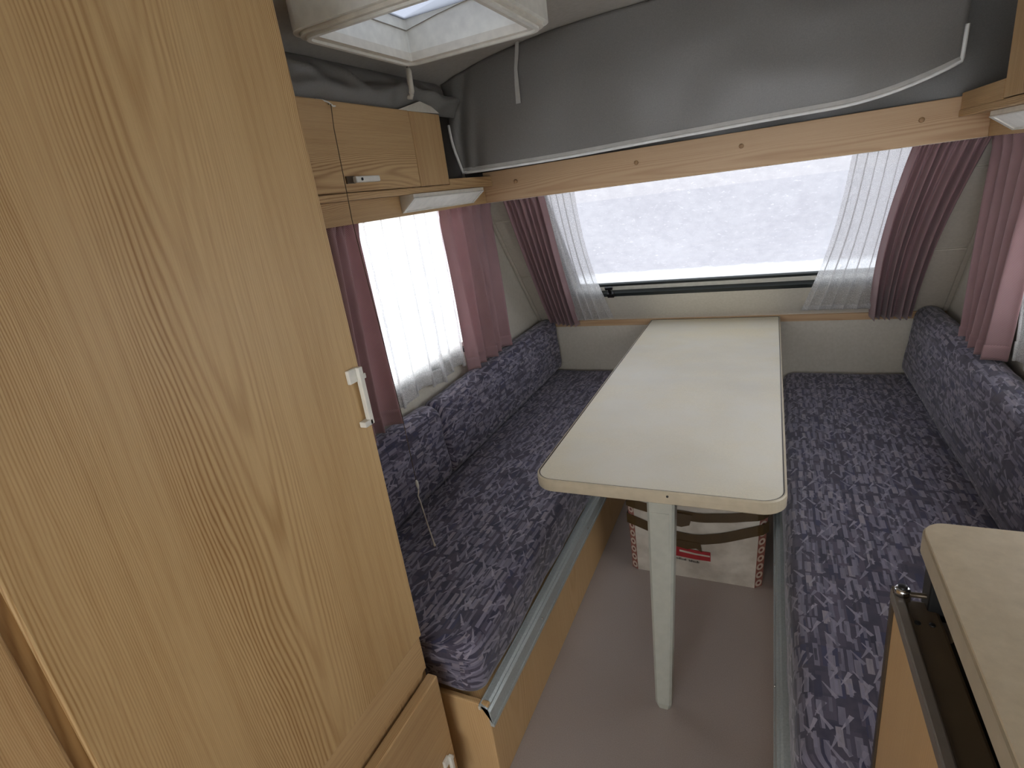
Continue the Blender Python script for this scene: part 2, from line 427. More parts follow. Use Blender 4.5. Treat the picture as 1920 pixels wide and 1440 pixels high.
# ------------------------------------------------------------------ the shell
struct(box('floor', (XL - .04, YB, -.05), (XR + .04, SY + .04, 0), 'floor'))
def wall_with_hole(name, outer, hole, axis, a, b, mat):
    # outer polygon, rectangular hole (u0,v0,u1,v1) -> one frame-shaped wall (built as strips of one mesh)
    bm = bmesh.new()
    def P(p, h): return {'x': (h, p[0], p[1]), 'y': (p[0], h, p[1])}[axis]
    holes = hole if isinstance(hole, list) else [hole]
    vs = []; es = []
    for pl in [outer] + [[(h[0], h[1]), (h[2], h[1]), (h[2], h[3]), (h[0], h[3])] for h in holes]:
        vv = [bm.verts.new(P(p, a)) for p in pl]
        for i in range(len(vv)): es.append(bm.edges.new((vv[i], vv[(i + 1) % len(vv)])))
    r = bmesh.ops.triangle_fill(bm, use_beauty=True, use_dissolve=True, edges=es, normal=(1, 0, 0) if axis == 'x' else (0, 1, 0))
    fs = [f for f in bm.faces]
    e = bmesh.ops.extrude_face_region(bm, geom=fs)
    d = Vector(P((0, 0), b)) - Vector(P((0, 0), a))
    bmesh.ops.translate(bm, verts=[g for g in e['geom'] if isinstance(g, bmesh.types.BMVert)], vec=d)
    bm.verts.index_update()
    vs = [v.co.copy() for v in bm.verts]; fs = [[v.index for v in f.verts] for f in bm.faces]; bm.free()
    return mesh_obj(name, vs, fs, mat)
ZT = 1.80
ytop = SY - SL * (ZT - SZ)
prof = [(YB, 0), (SY, 0), (SY, SZ), (SY - SL * (1.50 - SZ), 1.50), (SY - SL * (1.50 - SZ), ZT), (YB, ZT)]
WL = (1.27, .80, 2.00, 1.42)               # left window y0,z0,y1,z1
WR = (.86, .80, 1.95, 1.42)
DR = (-.94, 1.00, -.50, 1.50)              # window of the entrance door behind the camera
struct(wall_with_hole('wall_left', prof, WL, 'x', XL - .035, XL, 'cream'))
struct(wall_with_hole('wall_right', prof, WR, 'x', XR, XR + .035, 'cream'))
struct(wall_with_hole('wall_back', [(XL - .035, 0), (XR + .035, 0), (XR + .035, ZT), (XL - .035, ZT)], (-1.0, .75, .50, 1.50), 'y', YB - .03, YB, 'cream'))
struct(box('wall_front', (XL - .035, SY, -.0), (XR + .035, SY + .035, SZ), 'cream'))
# sloped upper front wall round the window
def slope_frame(name, X0, X1, z0, z1, hx0, hx1, hz0, hz1, o0, o1, mat, parent=None):
    pl = [(X0, z0), (X1, z0), (X1, z1), (X0, z1)]; ph = [(hx0, hz0), (hx1, hz0), (hx1, hz1), (hx0, hz1)]
    vs = [slp(*p, o0) for p in pl] + [slp(*p, o0) for p in ph] + [slp(*p, o1) for p in pl] + [slp(*p, o1) for p in ph]
    fs = []
    for i in range(4):
        j = (i + 1) % 4
        fs += [[i, j, 4 + j, 4 + i], [8 + i, 8 + j, 12 + j, 12 + i], [i, j, 8 + j, 8 + i], [4 + i, 4 + j, 12 + j, 12 + i]]
    return mesh_obj(name, vs, fs, mat, parent)
zb = ons(1325, 540).z                      # lower edge of the front window
FW = (-.90, .53, zb - .004, 1.43)
struct(slope_frame('wall_front_slope', XL - .035, XR + .035, SZ - .01, 1.52, *[FW[0], FW[1], FW[2], FW[3]], -.035, 0, 'cream'))
# ceiling: domed roof lid
XC, HW = -.247, .90
def ceilz(X): t = abs((X - XC) / HW); return 1.865 - .105 * min(t, 1.02) ** 3
RLX, RLY = (-.945, -.50), (1.04, 1.50)      # rooflight
def ceil_mesh():
    xs = sorted(set([XL - .03 + (XR - XL + .06) * i / 24 for i in range(25)] + [RLX[0] + .05, RLX[1] - .05]))
    ys = [YB - .03, RLY[0] + .05, RLY[1] - .05, SY - SL * (1.50 - SZ) + .02]
    vs = []; fs = []
    for z_off in (0, .03):
        for y in ys:
            for x in xs: vs.append((x, y, ceilz(x) + z_off))
    nx, ny = len(xs), len(ys)
    for l in (0, 1):
        for j in range(ny - 1):
            for i in range(nx - 1):
                if j == 1 and xs[i] >= RLX[0] + .049 and xs[i + 1] <= RLX[1] - .049: continue
                b = l * nx * ny + j * nx + i; fs.append([b, b + 1, b + nx + 1, b + nx])
    return mesh_obj('ceiling', vs, fs, 'ceil', smooth=True)
struct(ceil_mesh())

# corner linings of the sloped wall, with seams
for side, X0, X1 in (('left', XL, XL + .17), ('right', XR - .17, XR)):
    cl = struct(mesh_obj('trim_1' if side == 'left' else 'trim_2', [], [], 'corner'))
    zs = [.70, .985, 1.275, 1.47]
    for a, b in zip(zs[:-1], zs[1:]):
        vs, fs = bbox_mesh((X0, 0, a + .004), (X1, 0.008, b - .004), 0.0025, 1)
        vs = [slp(v.x, v.z, v.y) for v in vs]
        mesh_obj('panel', vs, fs, 'corner', cl)
    Xm = X0 + .008 if side == 'left' else X1 - .008
    vs, fs = bbox_mesh((Xm - .008, 0, .70), (Xm + .010, .016, 1.47), .004)
    mesh_obj('corner_moulding', [slp(v.x, v.z, v.y) for v in vs], fs, 'corner', cl)
# window sill strip
sill = struct(box('trim_3', (XL, SY - .012, SZ - .032), (XR, SY, SZ - .002), 'oak_x'))
box('white_bead', (XL, SY - .016, SZ - .004), (XR, SY + .002, SZ + .005), 'seal', sill, .002)

# ------------------------------------------------------------------ windows
w1 = struct(slope_frame('window_1', FW[0] - .012, FW[1] + .012, FW[2] - .014, FW[3] + .01, FW[0], FW[1], FW[2] + .004, FW[3], -.03, .006, 'dark_rub'), 'front window in a dark rubber seal with snow lying on it')
slope_frame('inner_frame', FW[0], FW[1], FW[2] + .004, FW[3], FW[0] + .02, FW[1] - .02, FW[2] + .022, FW[3] - .01, -.028, -.016, 'white_pl', w1)
slope_frame('pane_seal', FW[0] + .02, FW[1] - .02, FW[2] + .022, FW[3] - .01, FW[0] + .03, FW[1] - .03, FW[2] + .034, FW[3] - .02, -.034, -.020, 'dark_rub', w1)
M['snow_pane'] = pane('snow_covered_acrylic', (1, 1, 1, 1), .15, True)
mesh_obj('pane', [slp(FW[0], FW[2] + .02, -.03), slp(FW[1], FW[2] + .02, -.03), slp(FW[1], FW[3], -.03), slp(FW[0], FW[3], -.03)], [[0, 1, 2, 3]], 'snow_pane', w1)
pl = ons(1143, 540, .0)
for Xp in (pl.x,):
    wl = thing('window_latch', 'small black plastic catch on the bottom seal of the snowy window', 'latch', slp(Xp, FW[2] - .004))
    ax, az = Vector((1, 0, 0)), Vector((0, -SL, 1)).normalized(); ay = SN
    obox('base', slp(Xp, FW[2] + .003, .012), ax, ay, az, .017, .010, .013, 'black', wl, .003)
    obox('stem', slp(Xp, FW[2] + .026, .012), ax, ay, az, .007, .005, .014, 'black', wl, .002)
    obox('lever', slp(Xp, FW[2] + .042, .014), ax, ay, az, .019, .006, .008, 'black', wl, .003)
def side_window(name, X, W, nx, label, pmat='clear_pane'):
    s = nx
    fr = 0.022
    pts = lambda d, x: [(x, W[0] - d, W[1] - d), (x, W[2] + d, W[1] - d), (x, W[2] + d, W[3] + d), (x, W[0] - d, W[3] + d)]
    def ringf(nm, d0, d1, xa, xb, mat, parent=None):
        vs = pts(d0, xa) + pts(d1, xa) + pts(d0, xb) + pts(d1, xb); fs = []
        for i in range(4):
            j = (i + 1) % 4
            fs += [[i, j, 4 + j, 4 + i], [8 + i, 8 + j, 12 + j, 12 + i], [i, j, 8 + j, 8 + i], [4 + i, 4 + j, 12 + j, 12 + i]]
        return mesh_obj(nm, vs, fs, mat, parent)
    o = struct(ringf(name, .014, -.004, X - s * .03, X + s * .006, 'dark_rub'), label)
    ringf('inner_frame', -.004, -fr, X - s * .026, X - s * .012, 'white_pl', o)
    mesh_obj('pane', pts(-fr + .002, X - s * .02), [[0, 1, 2, 3]], pmat, o)
    return o
M['clear_pane'] = pane('grey_tinted_acrylic', (.58, .59, .60, 1), .6)
side_window('window_2', XL, WL, 1, 'side window behind the net curtain')
side_window('window_3', XR, WR, -1, 'side window above the kitchen and right bench')

# ------------------------------------------------------------------ wardrobe
XW, YE = -.68, .746
wd = thing('wardrobe', 'tall oak laminate wardrobe with a white handle on its door', 'wardrobe', (-.93, .3, 0))
body = box('body', (XL + .003, -.55, .0), (XW - .055, .79, 1.72), 'oak_v2', wd)
box('front_frame', (XW - .055, -.55, .0), (XW - .020, YE - .004, 1.72), 'oak_v2', wd, .001)
YG = .181
dr = box('door', (XW - .019, YG, .494), (XW, YE, 1.715), 'oak_v', wd, .004, seg=3)
box('next_door', (XW - .019, -.54, .494), (XW, YG - .014, 1.715), 'oak_v2', wd, .004)
box('door_gap_strip', (XW - .03, YG - .014, .494), (XW - .004, YG, 1.715), 'strip', wd)
box('rail', (XW - .020, -.54, .40), (XW - .008, YE - .004, .491), 'oak_h', wd, .001)
box('rail_edge', (XW - .02, YE - .0045, .40), (XW - .0075, YE - .002, .491), 'oak_h', wd)
fl = box('flap', (XW - .012, -.54, .03), (XW + .014, YE + .004, .378), 'oak_h', wd, .003)
box('plinth', (XW - .05, -.54, 0), (XW - .03, YE - .01, .03), 'oak_h', wd)
# handle
def door_handle(parent, y, z, s=1.0, nm='handle'):
    h = mesh_obj(nm, *bbox_mesh((XW, y, z - .026 * s), (XW + .008, y + .026 * s, z), .002), 'white_pl', parent)
    b = lambda n_, lo, hi, m='white_pl': mesh_obj(n_, *bbox_mesh(lo, hi, .0015), m, h)
    b('bar', (XW + .005, y + .020 * s, z - .112 * s), (XW + .015, y + .031 * s, z))
    b('foot', (XW, y + .006 * s, z - .112 * s), (XW + .015, y + .028 * s, z - .101 * s))
    b('latch_tongue', (XW + .003, y + .031 * s, z - .026 * s), (XW + .011, y + .041 * s, z - .016 * s))
    return h
door_handle(dr, .706, 1.124)
XWf = XW; XW = XWf + .014
door_handle(fl, .700, .166, .8, 'latch')
XW = XWf

# ------------------------------------------------------------------ benches
XB = -.579                                  # left bench front
YBE = .797
lb = thing('bench_box', 'wooden bench base with aluminium edge beside the wardrobe', 'bench', (-.87, 1.7, 0), 'bench bases')
box('front_panel', (XB - .018, YBE, 0), (XB, SY - .002, .255), 'oak_box', lb, .002)
box('end_panel', (XL + .002, YBE - .001, 0), (XB - .001, YBE + .016, .262), 'oak_box', lb, .004)
box('top_board', (XL + .002, YBE + .01, .240), (XB - .004, SY - .002, .258), 'oak_box', lb)
def rail(parent, X, s, y0, y1):             # aluminium edge rail, an L with raised lip, s=+1 faces +X
    pr = [(X - s * .022, .257), (X - s * .022, .264), (X - s * .0195, .264), (X - s * .0195, .262), (X - s * .006, .260), (X + s * .006, .248), (X + s * .008, .213), (X + s * .011, .213), (X + s * .011, .204), (X + s * .001, .204), (X + s * .001, .255)]
    r = prism('edge_rail', pr, 'y', y0, y1, 'alu', parent)
    for k in range(4):
        yy = y0 + .33 + k * .45
        disc('screw', (X + s * .009, yy, .232), (s, 0, .1), .004, .003, 'chrome', r, 10)
    return r
rl = rail(lb, XB, 1, YBE - .004, SY - .004)
box('rail_cap', (XB - .022, YBE - .008, .252), (XB - .016, YBE - .002, .262), 'offwhite', rl, .001)
XBR = .038; YRE = .742
rb = thing('bench_box', 'wooden bench base with aluminium edge beside the fridge cupboard', 'bench', (.35, 1.7, 0), 'bench bases')
box('front_panel', (XBR, YRE, 0), (XBR + .018, SY - .002, .255), 'oak_box', rb, .002)
box('end_panel', (XBR + .001, YRE, 0), (XR - .002, YRE + .016, .262), 'oak_box', rb, .002)
box('top_board', (XBR + .004, YRE + .01, .240), (XR - .002, SY - .002, .258), 'oak_box', rb)
rail(rb, XBR, -1, YRE + .002, SY - .004)

# cushions: a rounded profile swept along the caravan, covered in patterned fabric
def rprof(pts, rs, seg=6):
    out = []; n = len(pts)
    for i in range(n):
        p = Vector(pts[i]); a = Vector(pts[i - 1]); b = Vector(pts[(i + 1) % n]); r = rs[i]
        da = (a - p).normalized(); db = (b - p).normalized()
        ang = da.angle(db); t = r / math.tan(ang / 2)
        s, e = p + da * t, p + db * t
        for k in range(seg + 1):
            u = k / seg; out.append(s * (1 - u) ** 2 + p * 2 * u * (1 - u) + e * u * u)
    # resample evenly
    m = len(out); d = [0]
    for i in range(m): d.append(d[-1] + (out[(i + 1) % m] - out[i]).length)
    tot = d[-1]; K = max(40, int(tot / .016)); res = []; j = 0
    for k in range(K):
        s_ = tot * k / K
        while d[j + 1] < s_: j += 1
        f = (s_ - d[j]) / max(1e-9, d[j + 1] - d[j]); res.append((out[j].lerp(out[(j + 1) % m], f), s_))
    return res, tot
def cushion(name, pts, rs, y0, y1, mat, label, group, wr=.003, r_end=.03, creases=(), seedv=0.0, crown=.012):
    pr, tot = rprof(pts, rs); K = len(pr)
    c = sum((p for p, _ in pr), Vector((0, 0))) / K
    size = max((p - c).length for p, _ in pr)
    ys = []
    nend = 6
    for k in range(nend + 1): ys.append((y0 + r_end * (1 - math.cos(math.pi / 2 * k / nend)), r_end * (1 - math.sin(math.pi / 2 * k / nend))))
    ny = int((y1 - y0 - 2 * r_end) / .018)
    for k in range(1, ny): ys.append((y0 + r_end + (y1 - y0 - 2 * r_end) * k / ny, 0))
    for k in range(nend + 1): ys.append((y1 - r_end * (1 - math.cos(math.pi / 2 * (1 - k / nend))), r_end * (1 - math.sin(math.pi / 2 * (1 - k / nend)))))
    vs = []; uv = []; fs = []
    for yy, ins in ys:
        ua = yy
        if yy < y0 + r_end - 1e-6: ua = y0 + r_end - r_end * math.acos(max(-1, min(1, 1 - ins / r_end))) if ins < r_end else y0 + r_end - r_end * math.pi / 2
        if yy > y1 - r_end + 1e-6: ua = y1 - r_end + r_end * math.acos(max(-1, min(1, 1 - ins / r_end)))
        for p, s_ in pr:
            dv = p - c; ln = dv.length
            q = c + dv * max(.05, (ln - ins) / ln)
            amp = wr * N3(q.x * 9 + seedv, yy * 6, q.y * 9) + wr * .6 * N3(q.x * 24, yy * 17 + seedv, q.y * 24)
            for cy_, cd_ in creases: amp -= cd_ * math.exp(-((yy - cy_ - .02 * math.sin(q.y * 14)) / .008) ** 2)
            e = math.sin(math.pi * min(1, max(0, (yy - y0) / (y1 - y0)))) ** .5
            q = q + dv.normalized() * (amp + crown * e * .5)
            vs.append(Vector((q.x, yy, q.y))); uv.append((ua + seedv, s_))
    R = len(ys)
    for j in range(R - 1):
        for k in range(K):
            k2 = (k + 1) % K
            fs.append([j * K + k, j * K + k2, (j + 1) * K + k2, (j + 1) * K + k])
    for j, row in ((0, 0), (1, R - 1)):
        i0 = len(vs); yy = ys[row][0]
        for p, s_ in pr:
            vs.append(vs[row * K + len(vs) - i0].copy()); uv.append((vs[-1].x + .3, vs[-1].z))
        ci = len(vs); vs.append(Vector((c.x, yy + (-.006 if row == 0 else .006), c.y))); uv.append((c.x + .3, c.y))
        for k in range(K): fs.append([ci, i0 + k, i0 + (k + 1) % K])
    zmin = min(v.z for v in vs)
    o = mesh_obj(name, vs, fs, mat, None, (c.x, (y0 + y1) / 2, zmin), True, uv)
    return tag(o, label, 'cushion', group)
ZS = .425
cushion('seat_cushion', [(XL + .012, .270), (XB - .018, .270), (XB - .018, ZS - .004), (XL + .012, ZS - .002)], [.03, .022, .05, .03], YBE + .006, SY - .012, 'fabric',
        'long blue patterned seat cushion beside the wardrobe', 'bench seat cushions', .004, .045, ((1.25, .003),), 0.0)
cushion('seat_cushion', [(XBR + .020, .270), (XR - .016, .270), (XR - .012, ZS - .002), (XBR + .020, ZS - .004)], [.022, .03, .03, .05], YRE + .006, SY - .012, 'fabric',
        'long blue patterned seat cushion under the worktop corner', 'bench seat cushions', .004, .045, (), 3.37)
def backc(y0, y1, s, label, seedv, group):
    if s < 0: pts = [(XL + .014, ZS + .008), (-1.045, ZS + .008), (-1.058, .712), (XL + .014, .712)]; rs = [.02, .03, .05, .04]
    else: pts = [(.522, ZS + .008), (XR - .016, ZS + .008), (XR - .016, .722), (.556, .722)]; rs = [.03, .02, .05, .055]
    return cushion('back_cushion', pts, rs, y0, y1, 'fabric2', label, group, .004, .028, (), seedv, .010)
backc(.80, 1.518, -1, 'short blue patterned back cushion beside the wardrobe', 11.2, 'bench back cushions')
backc(1.519, SY - .015, -1, 'long blue patterned back cushion below the side window with net curtain', 14.9, 'bench back cushions')
backc(YRE + .02, SY - .015, 1, 'blue patterned back cushion on the bench beside the worktop', 17.7, 'bench back cushions')

# ------------------------------------------------------------------ table
TX0, TX1, TY0, TY1, TZ = -.546, .044, 1.120, SY - .017, .69
tb = thing('dining_table', 'long cream laminate table standing between the two benches', 'table', (-.25, 1.6, 0))
def tp(d, r): return rrect(TX0 + d, TY0 + d, TX1 - d, TY1 - d, (max(r - d, .001), max(r - d, .001), .006, .006), 10)
R0 = .055
top = prism('tabletop', tp(.007, R0), 'z', TZ - .026, TZ, 'laminate', tb)
ringprism('inlay_line', tp(.0052, R0), tp(.0080, R0), TZ - .004, TZ + .0006, 'black', top)
# edge moulding with a rounded lip
def edge_band():
    prs = [(.0058, TZ + .0012), (.003, TZ + .0012), (.0005, TZ - .002), (0, TZ - .014), (.001, TZ - .030), (.004, TZ - .033), (.012, TZ - .033)]
    rings = [[(p[0], p[1], z) for p in tp(d, R0)] for d, z in prs]; n = len(rings[0])
    vs = [v for r in rings for v in r]; fs = []
    for a in range(len(prs) - 1):
        for i in range(n): j = (i + 1) % n; fs.append([a * n + i, a * n + j, (a + 1) * n + j, (a + 1) * n + i])
    return mesh_obj('edge_band', vs, fs, 'band', tb, smooth=False)
eb = edge_band()
disc('screw', (-.205, TY0 - .0005, TZ - .010), (0, -1, 0), .003, .002, 'black', eb, 8)
# folding leg
LT, LB_ = (-.256, -.191), (-.262, -.220)
lv = []
def leg_prof(t):
    x0 = LT[0] + (LB_[0] - LT[0]) * t; x1 = LT[1] + (LB_[1] - LT[1]) * t
    z = (TZ - .033) * (1 - t); dth = .045 - .012 * t; y0 = 1.128 - .004 * t
    return x0, x1, y0, y0 + dth, z
rows = []
for t in (0, .08, .5, .97, 1.0):
    x0, x1, y0, y1, z = leg_prof(t); c = .006
    if t == 1.0: x0 += .005; x1 -= .005; y0 += .004
    rows.append([(x0 + c, y0, z), (x1 - c, y0, z), (x1, y0 + c, z), (x1, y1, z), (x0, y1, z), (x0, y0 + c, z)])
vs = [p for r in rows for p in r]; fs = [list(range(6)), list(range(24, 30))]
for a in range(4):
    for i in range(6): j = (i + 1) % 6; fs.append([a * 6 + i, a * 6 + j, (a + 1) * 6 + j, (a + 1) * 6 + i])
lg = mesh_obj('leg', vs, fs, 'leg', tb)
x0, x1, y0, y1, z = leg_prof(.03)
x0b, x1b, y0b, _, zb_ = leg_prof(.93)
# raised face strip on the front of the leg
mesh_obj('face_strip', [(x0 + .009, y0 - .001, z - .01), (x1 - .012, y0 - .001, z - .01), (x1b - .009, y0b - .001, zb_), (x0b + .007, y0b - .001, zb_),
                        (x0 + .009, y0 + .002, z - .01), (x1 - .012, y0 + .002, z - .01), (x1b - .009, y0b + .002, zb_), (x0b + .007, y0b + .002, zb_)],
         [[0, 1, 2, 3], [4, 5, 6, 7], [0, 1, 5, 4], [1, 2, 6, 5], [2, 3, 7, 6], [3, 0, 4, 7]], 'leg', lg)
box('hinge_plate', (-.275, 1.128, TZ - .036), (-.172, 1.20, TZ - .026), 'leg', tb, .002)

# ------------------------------------------------------------------ carton under the table
cb = thing('cardboard_box', 'white cardboard carton bound with brown tape under the table', 'box', (-.235, 1.85, 0))
BX0, BX1, BY0, BY1 = -.448, -.006, 1.685, 2.02
BH = .305
ch = .026
def box_ring(z, d=0.0):
    bul = .012 * math.sin(math.pi * min(1, z / BH)) + d
    x0, x1, y0, y1 = BX0 - .004 * z / BH, BX1 + .015 * (z / BH), BY0, BY1
    return [Vector(p) for p in ((x0 + ch - .004, y0 - d, z), ((x0 + x1) / 2, y0 - bul, z), (x1 - ch + .004, y0 - d, z), (x1 + d, y0 + .02, z), (x1 + d, y1, z), (x0 - d, y1, z), (x0 - d, y0 + .012, z))]
def ringmesh(name, zs, ofs, mat, parent, close_bottom=False):
    rr = [box_ring(z, o) for z, o in zip(zs, ofs)]; n = 7
    vs = [p for r in rr for p in r]; fs = []
    for a in range(len(rr) - 1):
        for i in range(n): j = (i + 1) % n; fs.append([a * n + i, a * n + j, (a + 1) * n + j, (a + 1) * n + i])
    if close_bottom: fs.append(list(range(n)))
    return mesh_obj(name, vs, fs, mat, parent)
cbody = ringmesh('carton_body', [0, .05, .1, .15, .2, .25, BH], [0] * 7, 'carton', cb, True)
# lattice-printed corner strips (front left and right)
for i, j in ((6, 0), (2, 3)):
    zs = [k * BH / 8 for k in range(9)]
    vs = []; uv = []
    for z in zs:
        r = box_ring(z, .0015); vs += [r[i], r[j]]; uv += [(0, z), (1, z)]
    mesh_obj('printed_corner', vs, [[2 * k, 2 * k + 1, 2 * k + 3, 2 * k + 2] for k in range(8)], 'carton_edge', cbody, uvs=uv)
# flaps and wrap showing at the top
grid('top_wrap', lambda u, v: (BX0 + .03 + (BX1 - BX0 - .03) * u, BY0 + .012 + (BY1 - BY0 - .03) * v, BH - .02 + .05 * math.sin(math.pi * u) * math.sin(math.pi * v) + .022 * N3(u * 9, v * 7, 2.0)), 40, 30, 'foil', cb)
# two tape bands, sagging in the middle
def tape(zl, zm, zr, w_):
    rr0 = []; rr1 = []
    n = 24
    path = []
    X0_, X1_ = BX0, BX1
    for k in range(n + 1):
        u = k / n; x = (X0_ + ch) + (X1_ + .012 - X0_ - 2 * ch) * u
        z = zl + (zr - zl) * u + (zm - (zl + zr) / 2) * math.sin(math.pi * u) + .003 * N3(u * 6, zl * 30)
        tri = 1 - abs(2 * u - 1)
        y = BY0 - .012 * math.sin(math.pi * min(1, z / BH)) * tri - .0045
        path.append((x, y, z))
    path = [(X0_ - .010, BY1, zl), (X0_ - .010, BY0 + .010, zl), (X0_ + .008, BY0 + .001, zl)] + path + [(X1_ + .003, BY0 + .0015, zr + .004), (X1_ + .019, BY0 + .016, zr + .01), (X1_ + .0195, BY1, zr + .02)]
    vs = []; fs = []
    for p in path: vs += [(p[0], p[1], p[2] - w_ / 2), (p[0], p[1], p[2] + w_ / 2)]
    for k in range(len(path) - 1): fs.append([2 * k, 2 * k + 1, 2 * k + 3, 2 * k + 2])
    return mesh_obj('tape_band', vs, fs, 'tape', cb, solid=.001)
tape(.215, .178, .235, .040)
tape(.285, .262, .292, .036)
# torn tape tail in the middle
mesh_obj('tape_tail', [(-.30, BY0 - .0165, .168), (-.20, BY0 - .0168, .165), (-.195, BY0 - .0165, .128), (-.215, BY0 - .016, .140), (-.245, BY0 - .0155, .132), (-.30, BY0 - .016, .142)], [[0, 1, 2, 3, 4, 5]], 'tape', cb, solid=.0008)
mesh_obj('tape_patch', [(-.30, BY0 - .015, .278), (-.225, BY0 - .015, .272), (-.235, BY0 - .0165, .232), (-.262, BY0 - .017, .222), (-.30, BY0 - .017, .226)], [[0, 1, 2, 3, 4]], 'tape', cb, solid=.0008)
# red label with pale stripe and a line of small print
def face_y(x, z):
    u = (x - (BX0 + ch)) / (BX1 - BX0 - 2 * ch + .02); return BY0 - .012 * math.sin(math.pi * min(1, z / BH)) * (1 - abs(2 * u - 1)) - .0028
def patch(name, x0, x1, zl0, zl1, zr0, zr1, mat, parent, o=0.0):
    def fn(u, v):
        x = x0 + (x1 - x0) * u; z = (zl0 + (zr0 - zl0) * u) * (1 - v) + (zl1 + (zr1 - zl1) * u) * v
        return Vector((x, face_y(x, z) - o, z))
    return grid(name, fn, 16, 3, mat, parent, None, .0005, smooth=False)
lab = patch('red_label', -.37, -.168, .097, .142, .090, .128, 'red', cb)
patch('label_stripe', -.272, -.170, .116, .124, .109, .115, 'carton', lab, .001)
patch('label_spot', -.298, -.270, .228, .262, .228, .250, 'red', cb, .001)
# a line of print too small to read: dark strokes in two words
pv = []; pf = []; xx = -.284; rp = random.Random(4)
for k in range(19):
    if k == 9: xx += .008; continue
    hh = .006 if rp.random() < .7 else .0085; ww = .0016 + .0022 * rp.random(); z_ = .081 - (xx + .284) * .06
    i0 = len(pv)
    pv += [(xx, face_y(xx, z_) - .0012, z_), (xx + ww, face_y(xx + ww, z_) - .0012, z_), (xx + ww, face_y(xx + ww, z_) - .0012, z_ + hh), (xx, face_y(xx, z_) - .0012, z_ + hh)]
    pf.append([i0, i0 + 1, i0 + 2, i0 + 3]); xx += ww + .0014
mesh_obj('label_print', pv, pf, 'ink', cb)

# ------------------------------------------------------------------ pelmets and overhead cupboards
YP = 2.10; ZP0, ZP1 = 1.358, 1.474
XPL, XPR = -1.056, .549                    # side pelmet faces
XCL, XCR = -1.02, .477                     # cupboard faces
fp = thing('front_pelmet', 'long wooden pelmet board above the front window with round screw caps', 'pelmet', (-.25, 2.11, ZP0))
box('board', (XPL, YP, ZP0), (XPR, YP + .016, ZP1), 'oak_x', fp, .002)
box('top_board', (XL + .002, YP + .016, 1.437), (XR - .002, 2.18, 1.446), 'oak_x', fp)
box('lower_lip', (XPL, YP + .002, ZP0 - .001), (XPR, YP + .05, ZP0 + .004), 'seal', fp)
for q in ((967, 340), (1193, 305), (1390, 274), (1728, 225)):
    p = ony(*q, YP); disc('screw_cap', (p.x, YP - .001, p.z), (0, -1, 0), .0075, .006, 'knob', fp, 16)
def side_pelmet(s, X, Xc, label):
    p = thing('side_pelmet', label, 'pelmet', (X, 1.4, ZP0))
    box('board', (X, .78 if s < 0 else .3, ZP0), (X + s * .016, YP + .016, 1.4195), 'oak_h', p, .001)
    return p
side_pelmet(-1, XPL, XCL, 'wooden pelmet strip under the cupboard beside the wardrobe')
side_pelmet(1, XPR, XCR, 'wooden pelmet strip above the mauve curtain over the right bench')
ZC0, ZC1 = 1.428, 1.662
YCE = 1.768
oc = thing('overhead_cupboard', 'oak overhead cupboard with a small white catch above the net curtain', 'cupboard', (XL + .07, 1.3, ZC0))
box('body', (XL + .003, .80, ZC0), (XCL - .019, YCE, ZC1 - .004), 'oak_h', oc)
ocd = box('door', (XCL - .018, .80, ZC0 + .012), (XCL, 1.585, ZC1), 'oak_h', oc, .003)
box('stile', (XCL - .018, 1.587, ZC0 + .012), (XCL, YCE, ZC1 - .001), 'oak_v2', oc, .002)
box('bottom_rail', (XL + .003, .80, ZC0 - .008), (XCL + .003, YP, ZC0 + .010), 'oak_h', oc, .002)
box('ledge_board', (XCL - .018, YCE + .001, ZC0 + .008), (XCL, YP, 1.458), 'oak_h', oc, .002)
cl_ = mesh_obj('catch', *bbox_mesh((XCL, 1.228, 1.461), (XCL + .006, 1.262, 1.480), .001), 'bronze', ocd)
mesh_obj('lever', *bbox_mesh((XCL + .004, 1.252, 1.462), (XCL + .018, 1.356, 1.478), .003), 'white_pl', cl_)
disc('keyhole', (XCL + .019, 1.275, 1.470), (1, 0, 0), .004, .003, 'black', cl_, 12)
orr = thing('overhead_cupboard', 'plain oak overhead cupboard beyond the pelmet over the right bench', 'cupboard', (XR - .07, 1.2, ZC0))
YCR = 1.757
box('body', (XCR + .019, .30, ZC0), (XR - .003, YCR, ZC1), 'oak_h', orr)
box('door', (XCR, .30, ZC0 + .012), (XCR + .018, 1.62, ZC1 + .08), 'oak_v2', orr, .003)
box('stile', (XCR, 1.622, ZC0 + .012), (XCR + .018, YCR, ZC1 + .08), 'oak_v2', orr, .002)
box('bottom_rail', (XCR - .003, .30, ZC0 - .008), (XR - .003, YP, ZC0 + .010), 'oak_h', orr, .002)
box('ledge_board', (XCR, YCR + .001, ZC0 + .008), (XCR + .018, YP, 1.482), 'oak_h', orr, .002)

